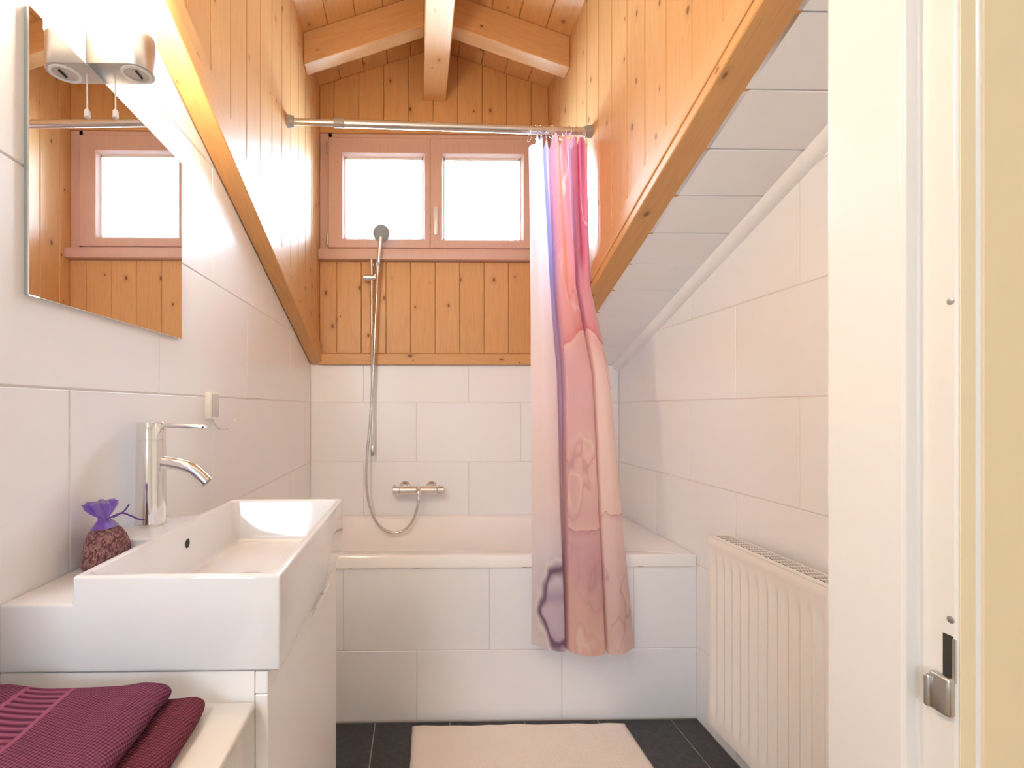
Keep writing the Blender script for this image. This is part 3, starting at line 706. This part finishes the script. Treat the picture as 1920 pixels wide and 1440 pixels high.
# ------------------------------------------------------------------ shower rail, hand shower, mixer
rail = empty('shower_rail', (-.243, YB-.03, H+.3), 'chrome wall bar with slider for the hand shower, on panel and tiles', 'shower rail')
rx, ry = -.243, YB-.064
tube('bar', [(rx-.003, ry, H+.797), (rx+.003, ry, H-.250)], .0085, M['chrome'], rail, 16)
sl = lathe('slider', (rx-.046, ry, H+.700), (1, 0, 0), [(0, .015), (.002, .0175), (.064, .0175), (.066, .015)], M['chrome'], rail, 24)
lathe('holder_cup', (rx+.030, ry-.014, H+.748), (-.1, -.25, 1), [(-.020, .013), (-.018, .0155), (.028, .0165), (.030, .0145)], M['steel'], sl, 20)
tube('holder_arm', [(rx+.008, ry-.006, H+.700), (rx+.026, ry-.012, H+.722), (rx+.029, ry-.013, H+.742)], .008, M['steel'], sl, 12)
for z in (H+.770, H-.225):
    tube('wall_bracket', [(rx-.001, ry, z), (rx-.001, YB-.0005 if z < H else YB-.0145, z)], .0095, M['chrome'], rail, 16)
box('bracket_cover', rx-.006, rx+.012, ry-.011, ry+.012, H-.258, H-.202, M['steel'], rail, .003, 2)

hs = empty('hand_shower', (-.20, ry-.02, H+.75), 'round chrome hand shower with a metal hose hanging from the rail', 'hand shower')
hx, hy = -.2135, ry-.020
hb = spline([(hx+.003, hy, H+.745), (hx+.008, hy-.004, H+.80), (hx+.016, hy-.012, H+.87), (hx+.020, hy-.018, H+.905)], 6)
tube('handle', hb, [.010+.004*i/(len(hb)-1) for i in range(len(hb))], M['chrome'], hs, 18)
lathe('spray_head', (hx+.0225, hy-.014, H+.928), (.05, -1, -.42), [(-.022, .012), (-.016, .028), (-.006, .041), (.004, .0445), (.010, .0445), (.013, .041), (.0135, 0)], M['dark_chrome'], hs, 36)
lathe('hose_nut', (hx, hy, H+.700), (.05, 0, 1), [(0, .008), (.002, .0095), (.03, .0105), (.048, .0105)], M['chrome'], hs, 16)
hp = [(-.2135, hy, .702), (-.217, hy, .60), (-.222, hy, .504), (-.231, hy-.002, .278), (-.251, hy-.008, -.079), (-.264, hy-.014, -.219), (-.271, hy-.020, -.350), (-.268, hy-.026, -.424), (-.252, hy-.030, -.518), (-.219, hy-.032, -.597), (-.174, hy-.034, -.642), (-.117, hy-.034, -.659), (-.060, hy-.032, -.637), (-.020, hy-.028, -.586), (.002, hy-.022, -.518), (.0055, hy-.018, -.484)]
hp = spline([(x, y, H+z) for x, y, z in hp], 10)
dense = []
for a_, b_ in zip(hp, hp[1:]):
    k = max(1, int((b_-a_).length/.006))
    dense += [a_.lerp(b_, i/k) for i in range(k)]
dense.append(hp[-1])
tube('hose', dense, [.0064 if i % 2 else .0070 for i in range(len(dense))], M['hose'], hs, 10)

mx_ = empty('bath_mixer', (.005, YB-.06, H-.44), 'chrome thermostatic bath mixer on the back wall above the tub', 'mixer')
my, mz = YB-.066, H-.443
lathe('mixer_body', (-.096, my, mz), (1, 0, 0), [(0, .021), (.001, .0225), (.20, .0225), (.201, .021)], M['chrome'], mx_, 28)
for s0 in (-.132, .107):
    k_ = lathe('control_knob', (s0, my, mz), (1, 0, 0), [(0, .022), (.002, .0245), (.033, .0245), (.035, .022)], M['chrome'], mx_, 28)
    box('knob_stop', s0+.006, s0+.014, my-.006, my+.006, mz+.022, mz+.029, M['steel'], k_, .002)
for xx in (-.068, .078):
    lathe('wall_rosette', (xx, YB-.0008, mz+.012), (0, -1, 0), [(0, .030), (.004, .030), (.012, .024), (.02, .016), (.05, .015)], M['chrome'], mx_, 28)
tube('outlet', spline([(.0055, my-.004, mz+.004), (.0055, my-.026, mz-.004), (.0055, hy-.012, mz-.022), (.0055, hy-.018, mz-.046)], 6), [.016]*6+[.0135]*6+[.0105]*7, M['chrome'], mx_, 18)

# ------------------------------------------------------------------ curtain rod and curtain
ROD = lambda x: H+1.180-(x+.53)*.0232
YRD = 2.045
rd = empty('curtain_rod', (.095, YRD, ROD(.095)), 'telescopic metal curtain rod spanning between the two pine cheeks', 'curtain rod')
tube('rod_tube', [(CL+.02, YRD, ROD(CL+.02)), (-.29, YRD, ROD(-.29))], .0135, M['nickel'], rd, 20)
tube('rod_sleeve', [(-.31, YRD, ROD(-.31)), (CR-.02, YRD, ROD(CR-.02))], .0162, M['nickel'], rd, 20)
tube('collar', [(-.345, YRD, ROD(-.345)), (-.30, YRD, ROD(-.30))], .0178, M['grey_rubber'], rd, 20)
for xa, xb_ in ((CL+.0005, CL+.028), (CR-.0005, CR-.030)):
    tube('end_cap', [(xa, YRD, ROD(xa)), (xb_, YRD, ROD(xb_))], [.026, .021], M['grey_rubber'], rd, 24)

# cross sections of the gathered cloth at four heights: (x, depth) for each fold line
ZT = H+1.112
LV = [(H+1.11, 2.045, [(.466, .0), (.487, -.022), (.510, -.026), (.517, .022), (.543, .028), (.553, -.016), (.583, -.026), (.611, -.020), (.618, .022), (.634, .020), (.650, -.020), (.676, -.022), (.699, -.004), (.697, .022)]),
      (H+.50, 2.010, [(.462, .0), (.492, -.030), (.532, -.030), (.538, .022), (.562, .026), (.570, -.022), (.606, -.032), (.640, -.022), (.643, .018), (.650, .012), (.658, -.020), (.684, -.026), (.706, -.004), (.702, .020)]),
      (H+.14, 1.980, [(.458, .0), (.500, -.034), (.552, -.030), (.556, .016), (.584, .022), (.592, -.024), (.646, -.036), (.696, -.024), (.698, .014), (.704, .010), (.712, -.020), (.740, -.028), (.772, -.006), (.764, .018)]),
      (H-.945, 1.912, [(.445, .010), (.503, -.036), (.566, -.026), (.568, .012), (.580, .018), (.588, -.024), (.654, -.040), (.722, -.026), (.728, .010), (.733, .008), (.739, -.022), (.790, -.034), (.842, -.010), (.832, .016)])]
def row_at(z):
    for (z1, b1, r1), (z0, b0_, r0) in zip(LV, LV[1:]):
        if z >= z0 or (z0, b0_, r0) == (LV[-1][0], LV[-1][1], LV[-1][2]):
            t = (z1-z)/(z1-z0); t = max(-.1, min(1.1, t))
            return b1+(b0_-b1)*t, [(a[0]+(c[0]-a[0])*t, a[1]+(c[1]-a[1])*t) for a, c in zip(r1, r0)]
NU, NV = 240, 420
def srgb(r, g, b):
    f = lambda v: (v/255/12.92) if v/255 <= .04045 else ((v/255+.055)/1.055)**2.4
    return Vector((f(r), f(g), f(b)))
KEY = [  # (u, z offset from the lens) -> colour of the print, lighting and fold shade included
    (.00, 1.1, (246, 246, 252)), (.14, 1.1, (240, 228, 246)), (.28, 1.1, (176, 182, 240)), (.36, 1.1, (226, 200, 230)), (.42, 1.1, (238, 150, 130)), (.52, 1.1, (232, 120, 150)), (.60, 1.1, (240, 170, 170)), (.70, 1.1, (236, 226, 250)), (.80, 1.1, (200, 80, 120)), (.92, 1.1, (196, 86, 110)), (1., 1.1, (170, 70, 100)),
    (.00, .7, (246, 244, 252)), (.14, .7, (242, 226, 240)), (.28, .7, (170, 172, 236)), (.40, .7, (232, 140, 140)), (.52, .7, (228, 124, 150)), (.60, .7, (226, 110, 120)), (.70, .7, (232, 226, 252)), (.80, .7, (198, 60, 108)), (.92, .7, (222, 110, 130)), (1., .7, (206, 96, 120)),
    (.00, .42, (246, 238, 246)), (.14, .42, (244, 226, 238)), (.28, .42, (186, 170, 226)), (.40, .42, (230, 150, 150)), (.50, .42, (236, 150, 140)), (.60, .42, (206, 84, 96)), (.70, .42, (206, 160, 220)), (.80, .42, (226, 130, 140)), (.92, .42, (236, 180, 176)), (1., .42, (236, 190, 180)),
    (.00, .1, (246, 230, 232)), (.14, .1, (244, 220, 226)), (.28, .1, (190, 156, 196)), (.40, .1, (222, 170, 178)), (.52, .1, (236, 186, 188)), (.62, .1, (222, 150, 156)), (.80, .1, (244, 214, 206)), (1., .1, (244, 212, 206)),
    (.00, -.3, (240, 224, 218)), (.14, -.3, (238, 214, 210)), (.28, -.3, (192, 154, 166)), (.40, -.3, (222, 174, 170)), (.52, -.3, (240, 196, 186)), (.62, -.3, (232, 186, 174)), (.80, -.3, (244, 216, 204)), (1., -.3, (240, 208, 198)),
    (.00, -.55, (236, 226, 228)), (.14, -.55, (224, 216, 228)), (.28, -.55, (184, 146, 160)), (.40, -.55, (216, 168, 174)), (.52, -.55, (216, 160, 168)), (.62, -.55, (208, 152, 164)), (.80, -.55, (236, 206, 200)), (1., -.55, (234, 204, 198)),
    (.00, -.93, (230, 220, 216)), (.14, -.93, (218, 204, 214)), (.28, -.93, (194, 150, 160)), (.42, -.93, (240, 192, 178)), (.55, -.93, (240, 196, 180)), (.66, -.93, (224, 190, 180)), (.85, -.93, (232, 200, 190)), (1., -.93, (214, 182, 174))]
KEY = [(u, z, srgb(*c).lerp(Vector((.92, .86, .86)), .17)) for u, z, c in KEY]
def print_colour(u, z):
    wu = u+.035*noise.noise(Vector((u*5, z*4, 1.3)))+.012*noise.noise(Vector((u*16, z*13, 4)))
    wz = z+.10*noise.noise(Vector((u*4+9, z*3, 2.1)))+.02*noise.noise(Vector((u*15, z*12, 8)))
    c = Vector((0, 0, 0)); s = 0
    for ku, kz, kc in KEY:
        d = ((wu-ku)/.07)**2+((wz-kz)/.17)**2
        if d > 16: continue
        g = math.exp(-d)+1e-7; c += kc*g; s += g
    c = c/max(s, 1e-9) if s else srgb(230, 190, 190)
    # ink veins: thin dark and pale lines along the contours of a warped field
    if u > .34:
        f = noise.fractal(Vector((u*3.2+3, z*1.7, 6.)), 1.0, 2.0, 4)
        v = abs(f-.12); k = math.exp(-(v/.018)**2)*.34*max(0, min(1, 1.5*noise.noise(Vector((u*4, z*3, 20)))+.55))
        c = c.lerp(srgb(150, 58, 74), k)
        v = abs(f-.20); k = math.exp(-(v/.020)**2)*.7*max(0, min(1, 1.7*noise.noise(Vector((u*3, z*4, 33)))+.35))
        c = c.lerp(srgb(250, 232, 214), k)
    # narrow runs of ink in the gathered top, also standing in for fold shading
    up = max(0, min(1, (z-.38)/.14))
    if up > 0:
        for su, sw, sc_, k, lo in ((.665, .022, (236, 232, 255), .9, .45), (.29, .03, (168, 176, 244), .6, -1), (.455, .016, (242, 146, 96), .75, .3), (.385, .02, (222, 196, 240), .7, .3), (.56, .018, (226, 96, 128), .6, .3), (.80, .035, (186, 46, 96), .75, .55), (.60, .016, (246, 176, 160), .6, .3), (.90, .02, (206, 84, 112), .5, .5)):
            if z > lo: c = c.lerp(srgb(*sc_), k*up*math.exp(-((u+.010*noise.noise(Vector((z*3, su*40, 80)))-su)/sw)**2)*min(1, (z-lo)/.08))
    # rose edge of the dark upper cloud, pale band under it
    if .38 < u < .97:
        zb = .40+.30*(.62-abs(u-.62))-.24+.05*noise.noise(Vector((u*12, z*2, 40)))
        d = z-zb
        if 0 < d < .12: c = c.lerp(srgb(204, 70, 84), .55*math.exp(-d/.035))
        if -.10 < d <= 0: c = c.lerp(srgb(250, 226, 212), .5*math.exp(d/.04))
        zb = -.475+.02*noise.noise(Vector((u*22, 3, 50))); d = z-zb-(0.06 if u > .74 else 0)
        if -.03 < d <= 0: c = c.lerp(srgb(176, 96, 110), .6*math.exp(d/.010))
        if 0 < d < .05: c = c.lerp(srgb(250, 222, 206), .55*math.exp(-d/.02))
    # purple agate ring low on the outer panel
    if u < .24 and z < -.52:
        a = ((u-.135)/.088)+.25*noise.noise(Vector((z*14, u*9, 60))); b2 = (z+.765)/.145
        rr_ = math.sqrt(a*a+b2*b2)+.10*noise.noise(Vector((u*26, z*22, 70)))
        if rr_ < 1.5:
            left = 1 if a < .25 else max(0, 1-(a-.25)*1.5)
            if b2 < -.4: left = max(left, .9)
            c = c.lerp(srgb(112, 76, 112), .9*left*math.exp(-((rr_-1.0)/(.17+.10*noise.noise(Vector((z*30, u*30, 90)))))**2))
            c = c.lerp(srgb(250, 240, 238), .6*left*math.exp(-((rr_-1.25)/.06)**2))
            if b2 > -.05 and rr_ < .95: c = c.lerp(srgb(158, 124, 168), .55*max(0, 1-abs(b2-.25)/.35))
            elif rr_ < .9: c = c.lerp(srgb(216, 196, 212), .6)
    return c
NF = len(LV[0][2])-1
vs, cols, fs = [], [], []
for i in range(NU+1):
    u = i/NU
    sag = .046*(1-abs(math.cos(PI*u*9.5)))
    ztop = H+1.124-sag-(.036 if u < .05 else 0)*(1-u/.05)
    zbot_ = H-.944+(.022*(1-u/.2) if u < .2 else 0)+(.045*max(0, (u-.85)/.15)**2)+.006*math.sin(u*22)
    for j in range(NV+1):
        t = j/NV; z = ztop+(zbot_-ztop)*t
        base, row = row_at(z)
        p = u*NF; k = min(int(p), NF-1); q = p-k
        g = lambda i_, c_: row[max(0, min(NF, i_))][c_]
        def cr(c_):
            a, b_, c2, d_ = g(k-1, c_), g(k, c_), g(k+1, c_), g(k+2, c_)
            m1, m2 = .35*(c2-a), .35*(d_-b_)
            return b_*(2*q**3-3*q*q+1)+c2*(-2*q**3+3*q*q)+m1*(q**3-2*q*q+q)+m2*(q**3-q*q)
        X, D = cr(0), cr(1)
        fade = max(0, min(1, (z-H-.35)/.75))
        D += .016*fade*math.sin(u*2*PI*8.5+1.2)+.004*noise.noise(Vector((u*14, z*2.2, 5)))
        X += .003*noise.noise(Vector((u*9, z*2.5, 15)))
        if z > H+.46: X = min(X, CR-.012)
        vs.append((X, base+D, z)); cols.append(print_colour(u, z-H))
W_ = NV+1
for i in range(NU):
    for j in range(NV): fs.append([i*W_+j, i*W_+j+1, (i+1)*W_+j+1, (i+1)*W_+j])
cu = empty('shower_curtain', (.65, YRD, H-.944), 'pink and lilac marbled shower curtain gathered at the right end of the rod', 'curtain')
co = put('curtain_cloth', vs, fs, M['curtain'], cu, True)
ca_ = co.data.color_attributes.new('print', 'FLOAT_COLOR', 'POINT')
ca_.data.foreach_set('color', [x for c in cols for x in (c[0], c[1], c[2], 1.)])
for k in range(11):                                     # wire rings over the rod
    u = min(.99, .01+k/9.5*.93); i = int(u*NU); top = Vector(vs[i*W_+1])
    x = top.x; zc_ = ROD(x); pts = []
    for a in range(25):
        g_ = 2*PI*a/24; pts.append((x+.004*math.sin(g_*2+k), YRD+.0205*math.cos(g_)+(top.y-YRD)*max(0, -math.sin(g_))*.8, zc_-.012+.0305*math.sin(g_)))
    vs2, fs2 = tube_data(pts, .0013, 6, False)
    put('ring', vs2, fs2, M['chrome'], cu, True)

# ------------------------------------------------------------------ radiator
ra = empty('radiator', (1.05, 1.32, .16), 'white ribbed panel radiator with slotted top grille on the right wall', 'radiator')
ryf, ryn, zt_, zb_ = 1.704, .94, H-.443, H-1.096
xf = 1.015
nY, nZ = 220, 60; pitch = .0405; vs = []; fs = []
for j in range(nZ+1):
    z = zb_+(zt_-.004-zb_)*j/nZ
    f = max(0, min(1, (zt_-.030-z)/.085))*max(0, min(1, (z-zb_-.025)/.06)); f = f*f*(3-2*f)
    for i in range(nY+1):
        y = ryn+(ryf-ryn)*i/nY; ph = (y-ryf+.012)/pitch*2*PI
        d = .0085*f*(.5-.5*math.cos(ph))**.8
        if y > ryf-.012 or y < ryn+.012: d = 0
        lip = .004*math.exp(-((z-(zt_-.022))/.006)**2)
        vs.append((xf+d-lip, y, z))
W2 = nY+1
for j in range(nZ):
    for i in range(nY): fs.append([j*W2+i, j*W2+i+1, (j+1)*W2+i+1, (j+1)*W2+i])
n0 = len(vs)
b_ = [(xf+.018, ryn, zb_), (xf+.018, ryf, zb_), (xf+.018, ryf, zt_-.004), (xf+.018, ryn, zt_-.004)]
fp = put('front_panel', vs, fs, M['rad_paint'], ra, True)
box('convector_body', xf+.0125, 1.083, ryn+.004, ryf-.004, zb_+.004, zt_-.032, M['rad_paint'], ra)
for yy in (ryf-.003, ryn): box('side_cover', xf+.001, 1.090, yy, yy+.003, zb_, zt_, M['rad_paint'], ra)
gb = []
for xa, xb_ in ((xf+.001, xf+.019), (1.084, 1.090)): gb.append((xa, xb_, ryn, ryf, zt_-.0035, zt_))
for k in range(1, 6):
    x = xf+.019+k*(1.084-xf-.019)/6; gb.append((x-.0017, x+.0017, ryn+.003, ryf-.003, zt_-.0009, zt_-.0001))
y = ryn+.003; k = 0
while y < ryf-.004:
    gb.append((xf+.019, 1.084, y, y+.005, zt_-.0010, zt_-.0002)); y += .026
boxes('top_grille', gb, M['rad_paint'], ra)
box('grille_shadow_plate', xf+.013, 1.083, ryn+.004, ryf-.004, zt_-.0030, zt_-.0018, M['dark'], ra)  # added dark sheet, paints the shade seen through the grille slots
for yy in (ryn+.12, ryf-.12): box('wall_bracket', 1.083, XR-.002, yy-.015, yy+.015, zb_+.12, zt_-.10, M['rad_paint'], ra)
vp = lathe('valve_plug', (1.085, ryf+.0, zb_+.030), (0, 1, 0), [(0, .011), (.012, .011), (.016, .008)], M['gap_brown'], ra, 20)
tube('supply_pipe', spline([(1.05, ryn+.05, zb_+.002), (1.05, ryn+.05, zb_-.04), (1.07, ryn+.05, zb_-.07), (XR-.012, ryn+.05, zb_-.08)], 6), .008, M['white_plastic'], ra, 12)

# ------------------------------------------------------------------ bath mat
nx, ny = 64, 48; vs = []; fs = []
mx0, mx1, my0, my1 = -.026, .818, 1.36, 1.932
for lay in (0, 1):
    for j in range(ny+1):
        for i in range(nx+1):
            u, v = i/nx, j/ny
            x = mx0+(mx1-mx0)*u; y = my0+(my1-my0)*v
            e = min(u, 1-u)*(mx1-mx0); e2 = min(v, 1-v)*(my1-my0)
            x += (.006*noise.noise(Vector((v*7, 1, 0)))+.010*(v-.5))*(1 if u < .5 else -.4)*abs(2*u-1)
            y += .007*noise.noise(Vector((u*9, 5, 0)))*abs(2*v-1)-.008*abs(2*v-1)*(v > .5)*math.sin(u*PI)*0
            ed = min(1, min(e, e2)/.010)
            z = .0008 if lay == 0 else .0015+.0085*math.sqrt(max(0, 1-(1-ed)**2))+.003*max(0, noise.noise(Vector((x*9, y*9, 2))))*ed+.006*max(0, noise.noise(Vector((u*6, v*2, 9))))*max(0, (v-.9)/.1)
            vs.append((x, y, z))
W3 = nx+1; S3 = W3*(ny+1)
for j in range(ny):
    for i in range(nx):
        a = j*W3+i; fs.append([a, a+W3, a+W3+1, a+1]); fs.append([S3+a, S3+a+1, S3+a+W3+1, S3+a+W3])
rim = [i for i in range(W3)]+[j*W3+nx for j in range(1, ny+1)]+[ny*W3+i for i in range(nx-1, -1, -1)]+[j*W3 for j in range(ny-1, 0, -1)]
for a, b_ in zip(rim, rim[1:]+rim[:1]): fs.append([a, b_, S3+b_, S3+a])
tag(put('bath_mat', vs, fs, M['mat'], None, True), 'cream cotton bath mat lying on the dark slate floor by the tub', 'bath mat')
